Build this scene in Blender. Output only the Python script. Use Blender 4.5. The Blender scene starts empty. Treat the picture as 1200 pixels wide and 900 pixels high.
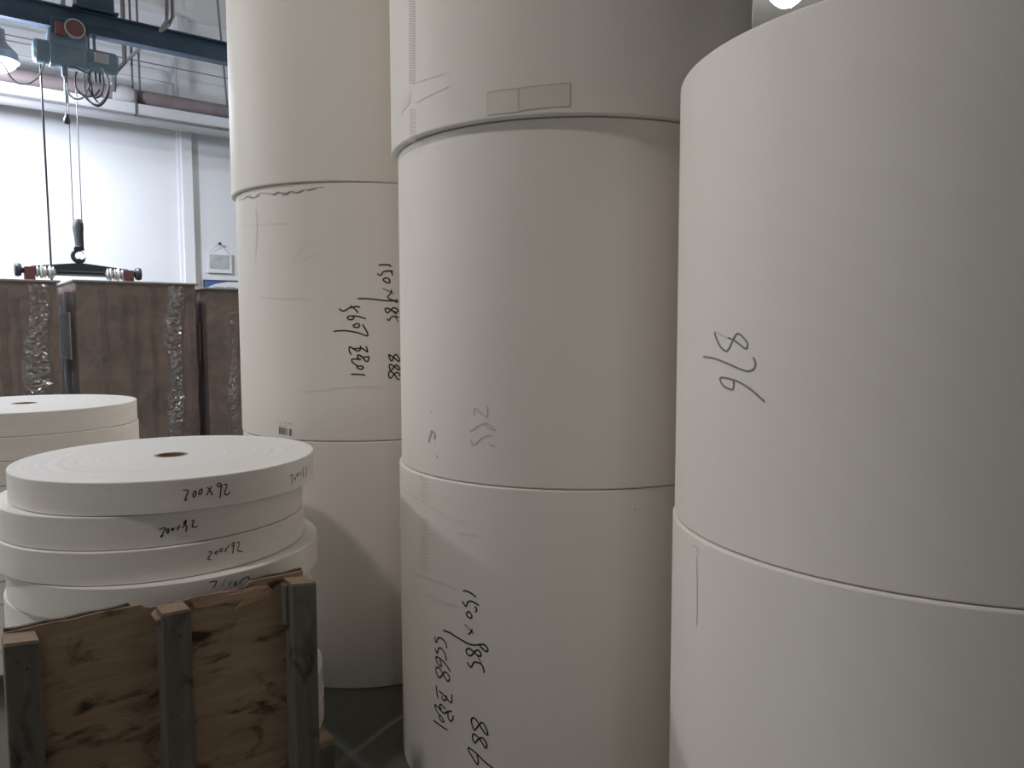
import bpy, bmesh, math, random
from mathutils import Vector, Matrix, noise
random.seed(7)
C = bpy.context.scene.collection
PI = math.pi

# ------------------------------------------------------------------ camera
FOC, PITCH, ROLL, CZ = 888.85, 0.075, -0.0019, 1.1351
cam_d = bpy.data.cameras.new('camera'); cam = bpy.data.objects.new('camera', cam_d); C.objects.link(cam)
cam_d.sensor_width = 36.0; cam_d.sensor_fit = 'HORIZONTAL'; cam_d.lens = FOC / 1200 * 36.0
cam_d.clip_start = 0.05; cam_d.clip_end = 100
cam.matrix_world = Matrix.Translation((0, 0, CZ)) @ Matrix.Rotation(PI / 2 - PITCH, 4, 'X') @ Matrix.Rotation(ROLL, 4, 'Z')
bpy.context.scene.camera = cam
# ------------------------------------------------------------------ world, view
w = bpy.data.worlds.new('world'); bpy.context.scene.world = w; w.use_nodes = True
w.node_tree.nodes['Background'].inputs[0].default_value = (0.6, 0.7, 0.85, 1)
w.node_tree.nodes['Background'].inputs[1].default_value = 0.05
vs = bpy.context.scene.view_settings
vs.view_transform = 'Standard'; vs.look = 'None'; vs.gamma = 1; vs.use_curve_mapping = False
vs.exposure = 0.0

# room frame: u along the back wall, v towards it
AX = math.radians(38.1)
UX, UY = math.cos(AX), math.sin(AX)
def W(u, v, z=0.0): return Vector((u * UX - v * UY, u * UY + v * UX, z))

# lamps of the hall: (u, v, z, watts, colour)
COOL = (0.80, 0.90, 1.0); NEUT = (1.0, 0.95, 0.88)
LAMPS = [
    ('wall',  None, None, None, 100, (0.82, 0.87, 1.0)),    # seen at the left edge of the photo, placed below
    ('far',   None, None, None, 150, (1.0, 0.95, 0.86)),    # seen over the right stack
    ('left',  -1.5, 1.5, 4.6, 31, (1.0, 0.93, 0.86)),
    ('left2', -3.0, 7.6, 4.0, 140, (1.0, 0.99, 0.98)),
    ('rear',  -2.0, -5.2, 3.0, 8, (1.0, 0.92, 0.82)),
    ('behind', 4.0, 7.5, 4.4, 10, (0.60, 0.75, 1.0)),  # unseen fill lamp, added to cool the back wall and beam
]

# ------------------------------------------------------------------ pixel -> place
def ray(x, y):
    a = (x - 600) / FOC; b = (450 - y) / FOC
    a, b = a * math.cos(ROLL) - b * math.sin(ROLL), a * math.sin(ROLL) + b * math.cos(ROLL)
    return Vector((a, math.cos(PITCH) + b * math.sin(PITCH), -math.sin(PITCH) + b * math.cos(PITCH)))
def on_v(x, y, v):            # point on the vertical plane v = const, returned as (u, v, z)
    d = ray(x, y); dv = -d.x * UY + d.y * UX
    t = v / dv; return ((d.x * UX + d.y * UY) * t, v, CZ + d.z * t)
def on_cyl(x, y, cx, cy, r):  # point on a roll's side, returned as (angle, z)
    d = ray(x, y); A = d.x ** 2 + d.y ** 2; B = cx * d.x + cy * d.y; K = cx * cx + cy * cy - r * r
    D = max(B * B - A * K, 0.0); t = (B - math.sqrt(D)) / A
    return math.atan2(d.y * t - cy, d.x * t - cx), CZ + d.z * t

# ------------------------------------------------------------------ materials
def mat(name, col, rough=0.6, metal=0.0, spec=0.5):
    m = bpy.data.materials.new(name); m.use_nodes = True
    b = m.node_tree.nodes['Principled BSDF']
    b.inputs['Base Color'].default_value = (*col, 1); b.inputs['Roughness'].default_value = rough
    b.inputs['Metallic'].default_value = metal; b.inputs['Specular IOR Level'].default_value = spec
    return m
def nd(m, typ, **kw):
    n = m.node_tree.nodes.new(typ)
    for k, v in kw.items():
        if k in n.inputs: n.inputs[k].default_value = v
        else: setattr(n, k, v)
    return n
def lk(m, a, b): m.node_tree.links.new(a, b)
def noisy(name, c1, c2, scale=(1, 1, 1), ns=5.0, detail=6.0, lo=0.35, hi=0.65, rough=0.6, bump=0.0, bscale=None, spec=0.5, metal=0.0, dist=0.0):
    m = mat(name, c1, rough, metal, spec); b = m.node_tree.nodes['Principled BSDF']
    tc = nd(m, 'ShaderNodeTexCoord'); mp = nd(m, 'ShaderNodeMapping'); mp.inputs['Scale'].default_value = scale
    lk(m, tc.outputs['Object'], mp.inputs['Vector'])
    n = nd(m, 'ShaderNodeTexNoise', Scale=ns, Detail=detail, Distortion=dist); lk(m, mp.outputs[0], n.inputs['Vector'])
    r = nd(m, 'ShaderNodeValToRGB'); r.color_ramp.elements[0].position = lo; r.color_ramp.elements[1].position = hi
    r.color_ramp.elements[0].color = (*c1, 1); r.color_ramp.elements[1].color = (*c2, 1)
    lk(m, n.outputs['Fac'], r.inputs['Fac']); lk(m, r.outputs[0], b.inputs['Base Color'])
    if bump:
        n2 = nd(m, 'ShaderNodeTexNoise', Scale=bscale or ns * 3, Detail=5.0); lk(m, mp.outputs[0], n2.inputs['Vector'])
        bp = nd(m, 'ShaderNodeBump', Strength=bump, Distance=0.01); lk(m, n2.outputs['Fac'], bp.inputs['Height'])
        lk(m, bp.outputs[0], b.inputs['Normal'])
    return m

M = {}
M['paper'] = noisy('paper', (0.825, 0.768, 0.70), (0.86, 0.805, 0.74), (1, 1, 0.35), 3.5, 4, rough=0.55, bump=0.06, bscale=5, spec=0.35)
M['paper_reel'] = noisy('paper_reel', (0.85, 0.80, 0.74), (0.885, 0.84, 0.78), (1, 1, 6), 6, 4, rough=0.6, bump=0.05, bscale=8, spec=0.3)
def paper_end():
    m = mat('paper_end', (0.82, 0.80, 0.77), 0.65, 0, 0.3); b = m.node_tree.nodes['Principled BSDF']
    tc = nd(m, 'ShaderNodeTexCoord'); sp = nd(m, 'ShaderNodeSeparateXYZ'); lk(m, tc.outputs['Object'], sp.inputs[0])
    cb = nd(m, 'ShaderNodeCombineXYZ'); lk(m, sp.outputs[0], cb.inputs[0]); lk(m, sp.outputs[1], cb.inputs[1])
    ln = nd(m, 'ShaderNodeVectorMath', operation='LENGTH'); lk(m, cb.outputs[0], ln.inputs[0])
    n = nd(m, 'ShaderNodeTexNoise', noise_dimensions='1D', Scale=60.0, Detail=6.0); lk(m, ln.outputs['Value'], n.inputs['W'])
    r = nd(m, 'ShaderNodeValToRGB'); r.color_ramp.elements[0].position = 0.3; r.color_ramp.elements[1].position = 0.6
    r.color_ramp.elements[0].color = (0.80, 0.78, 0.75, 1); r.color_ramp.elements[1].color = (0.86, 0.845, 0.815, 1)
    lk(m, n.outputs['Fac'], r.inputs['Fac']); lk(m, r.outputs[0], b.inputs['Base Color'])
    bp = nd(m, 'ShaderNodeBump', Strength=0.06, Distance=0.003); lk(m, n.outputs['Fac'], bp.inputs['Height']); lk(m, bp.outputs[0], b.inputs['Normal'])
    return m
M['paper_end'] = paper_end()
M['core'] = mat('cardboard_core', (0.30, 0.23, 0.17), 0.8)
M['ink'] = mat('marker_ink', (0.018, 0.014, 0.012), 0.5)
M['pencil'] = mat('pencil', (0.20, 0.19, 0.175), 0.6)
M['faint'] = mat('faint_pencil', (0.64, 0.595, 0.54), 0.6)
M['smudge'] = mat('grey_smudge', (0.45, 0.42, 0.38), 0.7)
M['crease'] = mat('crease', (0.785, 0.735, 0.668), 0.7)
M['stitch'] = mat('stitch', (0.50, 0.465, 0.42), 0.6)
M['stitch_faint'] = mat('stitch_faint', (0.69, 0.645, 0.585), 0.6)
M['tape'] = mat('tape', (0.765, 0.72, 0.61), 0.3, 0, 0.5)
M['tape_clear'] = mat('tape_clear', (0.79, 0.74, 0.655), 0.25, 0, 0.5)
M['tape_edge'] = mat('tape_edge', (0.66, 0.615, 0.54), 0.5)
M['floor'] = noisy('floor_paint', (0.10, 0.105, 0.085), (0.14, 0.145, 0.12), (1, 1, 1), 2.5, 8, rough=0.45, bump=0.05)
M['wall'] = noisy('wall_paint', (0.78, 0.80, 0.83), (0.83, 0.85, 0.88), (1, 1, 1), 0.8, 5, rough=0.8)
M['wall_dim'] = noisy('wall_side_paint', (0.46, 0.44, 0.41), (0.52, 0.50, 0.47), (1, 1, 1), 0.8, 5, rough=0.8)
M['ceil'] = noisy('ceiling_concrete', (0.50, 0.49, 0.48), (0.58, 0.57, 0.56), (1, 1, 1), 1.2, 6, rough=0.85)
M['band'] = mat('cornice_paint', (0.80, 0.79, 0.78), 0.8)
M['steel_blue'] = noisy('blue_steel_paint', (0.055, 0.095, 0.15), (0.075, 0.12, 0.18), (1, 1, 1), 3, 5, rough=0.5)
M['hoist_blue'] = noisy('hoist_paint_hazed', (0.17, 0.24, 0.32), (0.21, 0.29, 0.37), (1, 1, 1), 5, 5, rough=0.4)  # blue made lighter: lens flare haze is put into the hoist colour
M['red_brown'] = mat('red_brown_paint', (0.22, 0.09, 0.09), 0.5)
M['dark_steel'] = mat('dark_steel', (0.06, 0.07, 0.08), 0.45, 0.3)
M['grey_steel'] = noisy('grey_steel', (0.18, 0.20, 0.21), (0.26, 0.28, 0.29), (1, 1, 1), 8, 5, rough=0.45, metal=0.3)
M['galv'] = mat('galvanised', (0.55, 0.56, 0.58), 0.4, 0.5)
M['rod'] = mat('rod_steel', (0.22, 0.21, 0.22), 0.5, 0.3)
M['cable'] = mat('cable_black', (0.05, 0.055, 0.06), 0.5)
M['cable_grey'] = mat('cable_grey', (0.35, 0.38, 0.42), 0.5)
M['rope'] = mat('wire_rope', (0.15, 0.15, 0.16), 0.5, 0.4)
M['pipe_brown'] = noisy('pipe_brown', (0.27, 0.215, 0.22), (0.33, 0.27, 0.275), (1, 1, 1), 4, 5, rough=0.5)
M['pipe_grey'] = mat('pipe_grey', (0.42, 0.42, 0.44), 0.5)
M['white_panel'] = mat('white_panel', (0.80, 0.80, 0.82), 0.5)
M['plastic_wrap'] = noisy('plastic_wrap', (0.55, 0.55, 0.55), (0.85, 0.85, 0.85), (1, 1, 1), 30, 4, rough=0.3, bump=0.5, bscale=40)
M['kraft'] = noisy('kraft_brown', (0.56, 0.43, 0.38), (0.64, 0.49, 0.43), (1, 1, 9), 1.5, 6, rough=0.6, bump=0.05)
M['lid'] = mat('lid_board', (0.62, 0.62, 0.62), 0.6)
M['label'] = noisy('pallet_label', (0.62, 0.60, 0.58), (0.72, 0.70, 0.68), (1, 1, 40), 6, 3, rough=0.4)
M['label_edge'] = mat('label_edge', (0.82, 0.80, 0.78), 0.4)
M['sign_grey'] = noisy('sign_sheet', (0.42, 0.44, 0.47), (0.58, 0.60, 0.63), (1, 1, 1), 9, 3, rough=0.5)
M['white'] = mat('white_plastic', (0.82, 0.83, 0.85), 0.5)
M['blue'] = mat('poster_blue', (0.06, 0.14, 0.42), 0.5)
M['black'] = mat('black_frame', (0.06, 0.06, 0.08), 0.5)
M['sticker'] = mat('sticker', (0.80, 0.775, 0.73), 0.45)
M['bar'] = mat('barcode_ink', (0.13, 0.11, 0.10), 0.6)

def film():
    m = bpy.data.materials.new('stretch_film'); m.use_nodes = True; nt = m.node_tree; nt.nodes.clear()
    out = nd(m, 'ShaderNodeOutputMaterial'); mx = nd(m, 'ShaderNodeMixShader'); tr = nd(m, 'ShaderNodeBsdfTransparent')
    tr.inputs[0].default_value = (0.93, 0.93, 0.93, 1)
    gl = nd(m, 'ShaderNodeBsdfPrincipled'); gl.inputs['Base Color'].default_value = (0.42, 0.38, 0.36, 1); gl.inputs['Roughness'].default_value = 0.16
    gl.inputs['Specular IOR Level'].default_value = 0.9
    tc = nd(m, 'ShaderNodeTexCoord'); mp = nd(m, 'ShaderNodeMapping'); mp.inputs['Scale'].default_value = (2.2, 2.2, 1.7)
    lk(m, tc.outputs['Object'], mp.inputs[0])
    n = nd(m, 'ShaderNodeTexNoise', Scale=3.0, Detail=8.0, Distortion=0.8); lk(m, mp.outputs[0], n.inputs['Vector'])
    r = nd(m, 'ShaderNodeMapRange'); r.inputs[1].default_value = 0.45; r.inputs[2].default_value = 0.7; r.inputs[3].default_value = 0.12; r.inputs[4].default_value = 0.5
    lk(m, n.outputs['Fac'], r.inputs[0]); lk(m, r.outputs[0], mx.inputs[0])
    n2 = nd(m, 'ShaderNodeTexVoronoi', Scale=9.0, feature='DISTANCE_TO_EDGE'); lk(m, mp.outputs[0], n2.inputs['Vector'])
    n3 = nd(m, 'ShaderNodeTexNoise', Scale=14.0, Detail=6.0); lk(m, mp.outputs[0], n3.inputs['Vector'])
    ad = nd(m, 'ShaderNodeMath', operation='ADD'); lk(m, n2.outputs['Distance'], ad.inputs[0]); lk(m, n3.outputs['Fac'], ad.inputs[1])
    bp = nd(m, 'ShaderNodeBump', Strength=0.8, Distance=0.03); lk(m, ad.outputs[0], bp.inputs['Height']); lk(m, bp.outputs[0], gl.inputs['Normal'])
    lk(m, tr.outputs[0], mx.inputs[1]); lk(m, gl.outputs[0], mx.inputs[2]); lk(m, mx.outputs[0], out.inputs[0])
    return m
M['film'] = film()
def crinkle():
    m = bpy.data.materials.new('crinkled_film'); m.use_nodes = True; m.node_tree.nodes.clear()
    out = nd(m, 'ShaderNodeOutputMaterial'); mx = nd(m, 'ShaderNodeMixShader'); tr = nd(m, 'ShaderNodeBsdfTransparent')
    gl = nd(m, 'ShaderNodeBsdfPrincipled'); gl.inputs['Base Color'].default_value = (0.42, 0.38, 0.36, 1); gl.inputs['Roughness'].default_value = 0.05
    gl.inputs['Specular IOR Level'].default_value = 1.0; mx.inputs[0].default_value = 0.34
    tc = nd(m, 'ShaderNodeTexCoord'); n3 = nd(m, 'ShaderNodeTexNoise', Scale=55.0, Detail=4.0); lk(m, tc.outputs['Object'], n3.inputs['Vector'])
    bp = nd(m, 'ShaderNodeBump', Strength=0.5, Distance=0.01); lk(m, n3.outputs['Fac'], bp.inputs['Height']); lk(m, bp.outputs[0], gl.inputs['Normal'])
    gs = nd(m, 'ShaderNodeBsdfGlossy', Roughness=0.09); lk(m, bp.outputs[0], gs.inputs['Normal']); gs.inputs[0].default_value = (0.95, 0.95, 0.95, 1)
    m2 = nd(m, 'ShaderNodeMixShader'); m2.inputs[0].default_value = 0.30
    lk(m, tr.outputs[0], mx.inputs[1]); lk(m, gl.outputs[0], mx.inputs[2]); lk(m, mx.outputs[0], m2.inputs[1]); lk(m, gs.outputs[0], m2.inputs[2]); lk(m, m2.outputs[0], out.inputs[0])
    return m
M['crinkle'] = crinkle()

def wood(name, base, light, dark, gscale=(0.8, 6, 6), blotch=0.5, rough=0.75, vert=False):
    m = mat(name, base, rough, 0, 0.3); b = m.node_tree.nodes['Principled BSDF']
    tc = nd(m, 'ShaderNodeTexCoord'); mp = nd(m, 'ShaderNodeMapping'); mp.inputs['Scale'].default_value = gscale
    lk(m, tc.outputs['Object'], mp.inputs[0])
    n = nd(m, 'ShaderNodeTexNoise', Scale=5.0, Detail=9.0, Distortion=1.2); lk(m, mp.outputs[0], n.inputs['Vector'])
    r = nd(m, 'ShaderNodeValToRGB'); r.color_ramp.elements[0].position = 0.3; r.color_ramp.elements[1].position = 0.7
    r.color_ramp.elements[0].color = (*base, 1); r.color_ramp.elements[1].color = (*light, 1)
    lk(m, n.outputs['Fac'], r.inputs['Fac'])
    mp2 = nd(m, 'ShaderNodeMapping'); mp2.inputs['Scale'].default_value = (1.0, 1.0, 2.2) if not vert else (2, 2, 1)
    lk(m, tc.outputs['Object'], mp2.inputs[0])
    n2 = nd(m, 'ShaderNodeTexNoise', Scale=8.0, Detail=10.0, Roughness=0.62, Distortion=0.7); lk(m, mp2.outputs[0], n2.inputs['Vector'])
    r2 = nd(m, 'ShaderNodeValToRGB'); r2.color_ramp.elements[0].position = blotch; r2.color_ramp.elements[1].position = blotch + 0.13
    lk(m, n2.outputs['Fac'], r2.inputs['Fac'])
    mx = nd(m, 'ShaderNodeMixRGB'); lk(m, r2.outputs[0], mx.inputs[0]); lk(m, r.outputs[0], mx.inputs[1]); mx.inputs[2].default_value = (*dark, 1)
    lk(m, mx.outputs[0], b.inputs['Base Color'])
    bp = nd(m, 'ShaderNodeBump', Strength=0.35, Distance=0.006); lk(m, n.outputs['Fac'], bp.inputs['Height']); lk(m, bp.outputs[0], b.inputs['Normal'])
    return m
M['ply'] = wood('stained_plywood', (0.34, 0.235, 0.155), (0.46, 0.33, 0.235), (0.06, 0.036, 0.024), (0.8, 5, 5), 0.505)
M['batten'] = wood('grey_batten', (0.13, 0.115, 0.10), (0.20, 0.175, 0.15), (0.055, 0.045, 0.04), (9, 9, 0.7), 0.55, vert=True)
M['endgrain'] = wood('end_grain', (0.30, 0.22, 0.16), (0.40, 0.30, 0.22), (0.16, 0.11, 0.08), (9, 9, 9), 0.6)
M['torn'] = wood('torn_veneer', (0.42, 0.27, 0.18), (0.52, 0.36, 0.25), (0.18, 0.11, 0.075), (1.2, 8, 14), 0.6)

# ------------------------------------------------------------------ mesh helpers (world coordinates in, local mesh out)
MW = {}      # world matrix of every root and part, kept here because the depsgraph is not evaluated yet
class MB:
    def __init__(s): s.v = []; s.f = []; s.m = []; s.sm = []
    def add(s, vs_, fs_, smooth=False, mi=0):
        o = len(s.v); s.v += [Vector(p) for p in vs_]
        for f in fs_: s.f.append([i + o for i in f]); s.sm.append(smooth); s.m.append(mi)
    def boxuv(s, u0, u1, v0, v1, z0, z1, bev=0.0):     # box in room axes
        s.box8([W(a, b, c) for c in (z0, z1) for b in (v0, v1) for a in (u0, u1)])
    def box8(s, p, mi=0):
        s.add(p, [(0, 2, 3, 1), (4, 5, 7, 6), (0, 1, 5, 4), (2, 6, 7, 3), (0, 4, 6, 2), (1, 3, 7, 5)], False, mi)
    def prism(s, pts, off):                            # closed polygon extruded by a vector
        n = len(pts); pts = [Vector(p) for p in pts]; off = Vector(off)
        s.add(pts + [p + off for p in pts], [tuple(range(n))[::-1], tuple(range(n, 2 * n))] + [(i, (i + 1) % n, n + (i + 1) % n, n + i) for i in range(n)])
    def tube(s, path, r, n=8, caps=True, closed=False):
        path = [Vector(p) for p in path]; k = len(path); rings = []
        rr = r if isinstance(r, (list, tuple)) else [r] * k
        t0 = (path[1] - path[0]).normalized()
        nrm = t0.orthogonal().normalized()
        for i, p in enumerate(path):
            a = path[i - 1] if (i > 0 or closed) else path[0]; b = path[(i + 1) % k] if (i < k - 1 or closed) else path[-1]
            t = (b - a).normalized(); nrm = (nrm - t * nrm.dot(t))
            nrm = nrm.normalized() if nrm.length > 1e-6 else t.orthogonal().normalized()
            bn = t.cross(nrm)
            rings += [p + (nrm * math.cos(2 * PI * j / n) + bn * math.sin(2 * PI * j / n)) * rr[i] for j in range(n)]
        fs = []
        for i in range(k if closed else k - 1):
            i2 = (i + 1) % k
            for j in range(n): fs.append((i * n + j, i * n + (j + 1) % n, i2 * n + (j + 1) % n, i2 * n + j))
        s.add(rings, fs, True)
        if caps and not closed:
            s.add(rings[:n], [tuple(range(n))[::-1]]); s.add(rings[-n:], [tuple(range(n))])
    def lathe(s, c, axis, prof, n=48, smooth=True, mis=None):   # prof: [(distance along axis, radius)]
        c = Vector(c); ax = Vector(axis).normalized()
        e1 = ax.orthogonal().normalized() if abs(ax.z) < 0.99 else Vector((1, 0, 0)); e2 = ax.cross(e1)
        vs_ = []
        for d, r in prof: vs_ += [c + ax * d + (e1 * math.cos(2 * PI * j / n) + e2 * math.sin(2 * PI * j / n)) * r for j in range(n)]
        base = len(s.v); s.v += vs_
        for i in range(len(prof) - 1):
            for j in range(n):
                s.f.append([base + i * n + j, base + i * n + (j + 1) % n, base + (i + 1) * n + (j + 1) % n, base + (i + 1) * n + j])
                s.sm.append(smooth); s.m.append(mis[i] if mis else 0)
    def build(s, name, m, parent=None, loc=None, sharp=35, bevel=0.0):
        me = bpy.data.meshes.new(name)
        if parent is not None: inv = MW[parent.name].inverted()
        elif loc is not None: inv = Matrix.Translation(-Vector(loc))
        else: inv = Matrix.Identity(4)
        me.from_pydata([tuple(inv @ p) for p in s.v], [], s.f)
        ms = m if isinstance(m, (list, tuple)) else [m]
        for x in ms: me.materials.append(x)
        for p, a, b in zip(me.polygons, s.sm, s.m): p.use_smooth = a; p.material_index = b
        me.update()
        if any(s.sm): me.set_sharp_from_angle(angle=math.radians(sharp))
        o = bpy.data.objects.new(name, me); C.objects.link(o)
        MW[o.name] = MW[parent.name] if parent is not None else Matrix.Translation(Vector(loc)) if loc is not None else Matrix.Identity(4)
        if parent is not None: o.parent = parent
        elif loc is not None: o.location = loc
        if bevel:
            b = o.modifiers.new('bevel', 'BEVEL'); b.width = bevel; b.segments = 2; b.limit_method = 'ANGLE'
        return o
def tag(o, label=None, cat=None, group=None, kind=None):
    if label: o['label'] = label
    if cat: o['category'] = cat
    if group: o['group'] = group
    if kind: o['kind'] = kind
    return o
def thing(name, loc, label, cat, rotz=0.0, group=None):
    o = bpy.data.objects.new(name, None); C.objects.link(o); o.location = loc; o.rotation_euler = (0, 0, rotz)
    o.matrix_world = Matrix.Translation(Vector(loc)) @ Matrix.Rotation(rotz, 4, 'Z')
    MW[o.name] = o.matrix_world.copy(); o.empty_display_size = 0.1
    return tag(o, label, cat, group)

# ------------------------------------------------------------------ the hall
U0, U1, V0, V1, ZC = -5.5, 19.0, -8.0, 10.0, 5.25
zc_wall = on_v(268, 36, V1)[2]
def struct(name, mb, m, parent=None): o = mb.build(name, m, parent); tag(o, kind='structure'); return o
b = MB(); b.boxuv(U0, U1, V0, V1, -0.1, 0); struct('floor', b, M['floor'])
b = MB(); b.boxuv(U0, U1, V0, V1, ZC, ZC + 0.1); struct('ceiling', b, M['ceil'])
b = MB(); b.boxuv(U0, U1, V1, V1 + 0.15, 0, ZC); wall_b = struct('wall_back', b, M['wall'])
b = MB(); b.boxuv(U0 - 0.15, U0, V0, V1, 0, ZC); struct('wall_left', b, M['wall'])
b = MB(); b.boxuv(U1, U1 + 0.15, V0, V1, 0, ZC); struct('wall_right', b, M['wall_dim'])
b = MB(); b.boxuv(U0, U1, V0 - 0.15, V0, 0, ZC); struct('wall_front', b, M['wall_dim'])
# light cornice beam along the top of the back wall, pilaster, ledge
b = MB(); b.boxuv(U0, U1, V1 - 0.25, V1, zc_wall, ZC); struct('trim_1', b, M['band'])
pl = on_v(213.5, 200, V1 - 0.07)[0]; pr = on_v(225.5, 200, V1 - 0.07)[0]
b = MB(); b.boxuv(pl, pr, V1 - 0.07, V1, 0, zc_wall); b.boxuv(pl - 0.04, pl, V1 - 0.03, V1, 0, zc_wall); struct('trim_2', b, M['wall'])
lz = on_v(190, 95, V1 - 0.05)[2]
b = MB(); b.boxuv(U0, pl - 0.04, V1 - 0.05, V1, lz, lz + 0.12); struct('trim_3', b, M['wall'])

# ------------------------------------------------------------------ lamps
def lamp(u, v, z, watts, col, label, r=0.17, soft=0.08):
    p = W(u, v, z)
    t = thing('high_bay_lamp', p, label, 'lamp')
    m = MB(); m.lathe(p, (0, 0, 1), [(0.02, r), (0.10, r * 0.94), (0.16, r * 0.6), (0.20, r * 0.42), (0.30, r * 0.40), (0.32, 0.03), (0.32, 0.001)], 32); m.build('housing', M['galv'], t)
    e = bpy.data.materials.get('lamp_lens')
    if not e:
        e = mat('lamp_lens', (1, 1, 1)); bs = e.node_tree.nodes['Principled BSDF']
        bs.inputs['Emission Color'].default_value = (0.85, 0.92, 1.0, 1); bs.inputs['Emission Strength'].default_value = 30
    m = MB(); m.lathe(p, (0, 0, 1), [(0.03, r * 0.96), (-0.02, r * 0.8), (-0.06, r * 0.5), (-0.075, 0.001)], 32); m.build('lens', e, t)
    m = MB(); m.tube([p + Vector((0, 0, 0.3)), Vector((p.x, p.y, ZC))], 0.006, 6); m.build('suspension_cable', M['cable'], t)
    ld = bpy.data.lights.new('lamp_light', 'AREA'); ld.shape = 'DISK'; ld.size = 2 * r; ld.energy = watts; ld.color = col
    lo = bpy.data.objects.new('lamp_light', ld); C.objects.link(lo); lo.parent = t; lo.location = (0, 0, -0.08)
    pd = bpy.data.lights.new('bulb_light', 'POINT'); pd.shadow_soft_size = soft; pd.energy = watts * 0.8; pd.color = col
    po = bpy.data.objects.new('bulb_light', pd); C.objects.link(po); po.parent = t; po.location = (0, 0, -0.17)
lampdesc = {
 'wall': 'blazing ceiling lamp near the white wall at the far left',
 'far': 'bright ceiling lamp peeking over the right-hand stack of paper rolls',
 'left': 'ceiling lamp left of the paper stacks, outside the picture',
 'left2': 'ceiling lamp in the far left corner, outside the picture',
 'behind': 'unseen cool fill lamp added behind the middle paper stack',
 'rear': 'ceiling lamp behind the viewpoint, outside the picture'}
for nm, u, v, z, wt, col in LAMPS:
    if nm == 'wall':
        u, v, z = on_v(-3, 74, 8.4)
    if nm == 'far':
        d = ray(922, -1); t = 8.0; p = d * t; u, v, z = p.x * UX + p.y * UY, -p.x * UY + p.y * UX, CZ + p.z
    if nm == 'left2': lamp(u, v, z, wt, col, lampdesc[nm], 0.42, 0.14)
    else: lamp(u, v, z, wt, col, lampdesc[nm])

# ------------------------------------------------------------------ marks on rolls
def smooth(pts, n=5):
    if len(pts) < 3: return [tuple(p) for p in pts]
    out = []
    P = [pts[0]] + list(pts) + [pts[-1]]
    for i in range(1, len(P) - 2):
        a, b_, c, d = P[i - 1], P[i], P[i + 1], P[i + 2]
        for k in range(n):
            t = k / n
            out.append(tuple(0.5 * (2 * b_[j] + (c[j] - a[j]) * t + (2 * a[j] - 5 * b_[j] + 4 * c[j] - d[j]) * t * t + (3 * b_[j] - a[j] - 3 * c[j] + d[j]) * t ** 3) for j in (0, 1)))
    out.append(tuple(pts[-1])); return out
def ribbon(mb, geo, pts, wd, off=0.0008, taper=True):     # pts: (arc, z)
    cx, cy, r = geo; L = [p for i, p in enumerate(pts) if i == 0 or math.hypot(p[0] - pts[i - 1][0], p[1] - pts[i - 1][1]) > 1e-5]
    if len(L) < 2: return
    vs_ = []
    for i, p in enumerate(L):
        a = L[max(i - 1, 0)]; c = L[min(i + 1, len(L) - 1)]
        dx, dz = c[0] - a[0], c[1] - a[1]; q = math.hypot(dx, dz) or 1e-9
        h = wd / 2 * ((0.55 if i in (0, len(L) - 1) else 1.0) if taper else 1.0)
        for sg in (-1, 1):
            s_, z = p[0] - dz / q * h * sg, p[1] + dx / q * h * sg
            th = s_ / r; vs_.append((cx + (r + off) * math.cos(th), cy + (r + off) * math.sin(th), z))
    mb.add(vs_, [(2 * i, 2 * i + 2, 2 * i + 3, 2 * i + 1) for i in range(len(L) - 1)])
def writing(name, root, geo, base, sc, strokes, wd, m, off=0.0008):
    if name in ('crease', 'smudge', 'pencil_writing', 'torn_edge') and len(strokes) > 1:   # separate marks: one part each
        for st in strokes: writing(name, root, geo, base, sc, [st], wd, m, off)
        return
    mb = MB()
    for st in strokes:
        px = smooth([(base[0] + x / sc, base[1] + y / sc) for x, y in st])
        pts = []
        for x, y in px:
            th, z = on_cyl(x, y, *geo); pts.append((th * geo[2], z))
        ribbon(mb, geo, pts, wd, off)
    return mb.build(name, m, root)
def patch(name, root, geo, th0, th1, z0, z1, m, off=0.0006, shear=0.0, n=14):
    cx, cy, r = geo; mb = MB(); vs_ = []
    for i in range(n + 1):
        th = th0 + (th1 - th0) * i / n; s_ = shear * i / n
        for z in (z0 + s_, z1 + s_): vs_.append((cx + (r + off) * math.cos(th), cy + (r + off) * math.sin(th), z))
    mb.add(vs_, [(2 * i, 2 * i + 2, 2 * i + 3, 2 * i + 1) for i in range(n)], True)
    return mb.build(name, m, root)

# ------------------------------------------------------------------ rolls
def roll(name, cx, cy, r, z0, h, label, group, reel=False, n=192, core=0.039, cat='paper roll'):
    t = thing(name, (cx, cy, z0), label, cat, group=group)
    bv = 0.0025 if reel else 0.004
    z1 = h - 0.0006
    m = MB()
    prof = [(0.0006, core), (0.0006, r - bv), (0.0006 + bv * 0.3, r - bv * 0.3), (bv, r)]
    mis = [1, 0, 0]
    k = 1 if reel else 6
    for i in range(1, k + 1):
        prof.append((bv + (z1 - 2 * bv) * i / k, r)); mis.append(0)
    prof += [(z1 - bv * 0.3, r - bv * 0.3), (z1, r - bv), (z1, core)]; mis += [0, 0, 1]
    m.lathe((cx, cy, z0), (0, 0, 1), prof, n, True, mis)
    m.build('paper_winding', [M['paper_reel'] if reel else M['paper'], M['paper_end']], t, sharp=12)
    m = MB(); m.lathe((cx, cy, z0), (0, 0, 1), [(0.0005, core), (0.0005, core - 0.007), (z1 + 0.0003, core - 0.007), (z1 + 0.0003, core), (0.0005, core)], 40)
    m.build('core', M['core'], t)
    return t
WD = 0.785
GL = 'tall stack of paper rolls at left'; GM = 'stack of paper rolls in the middle'; GR = 'stack of paper rolls at right'
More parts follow.
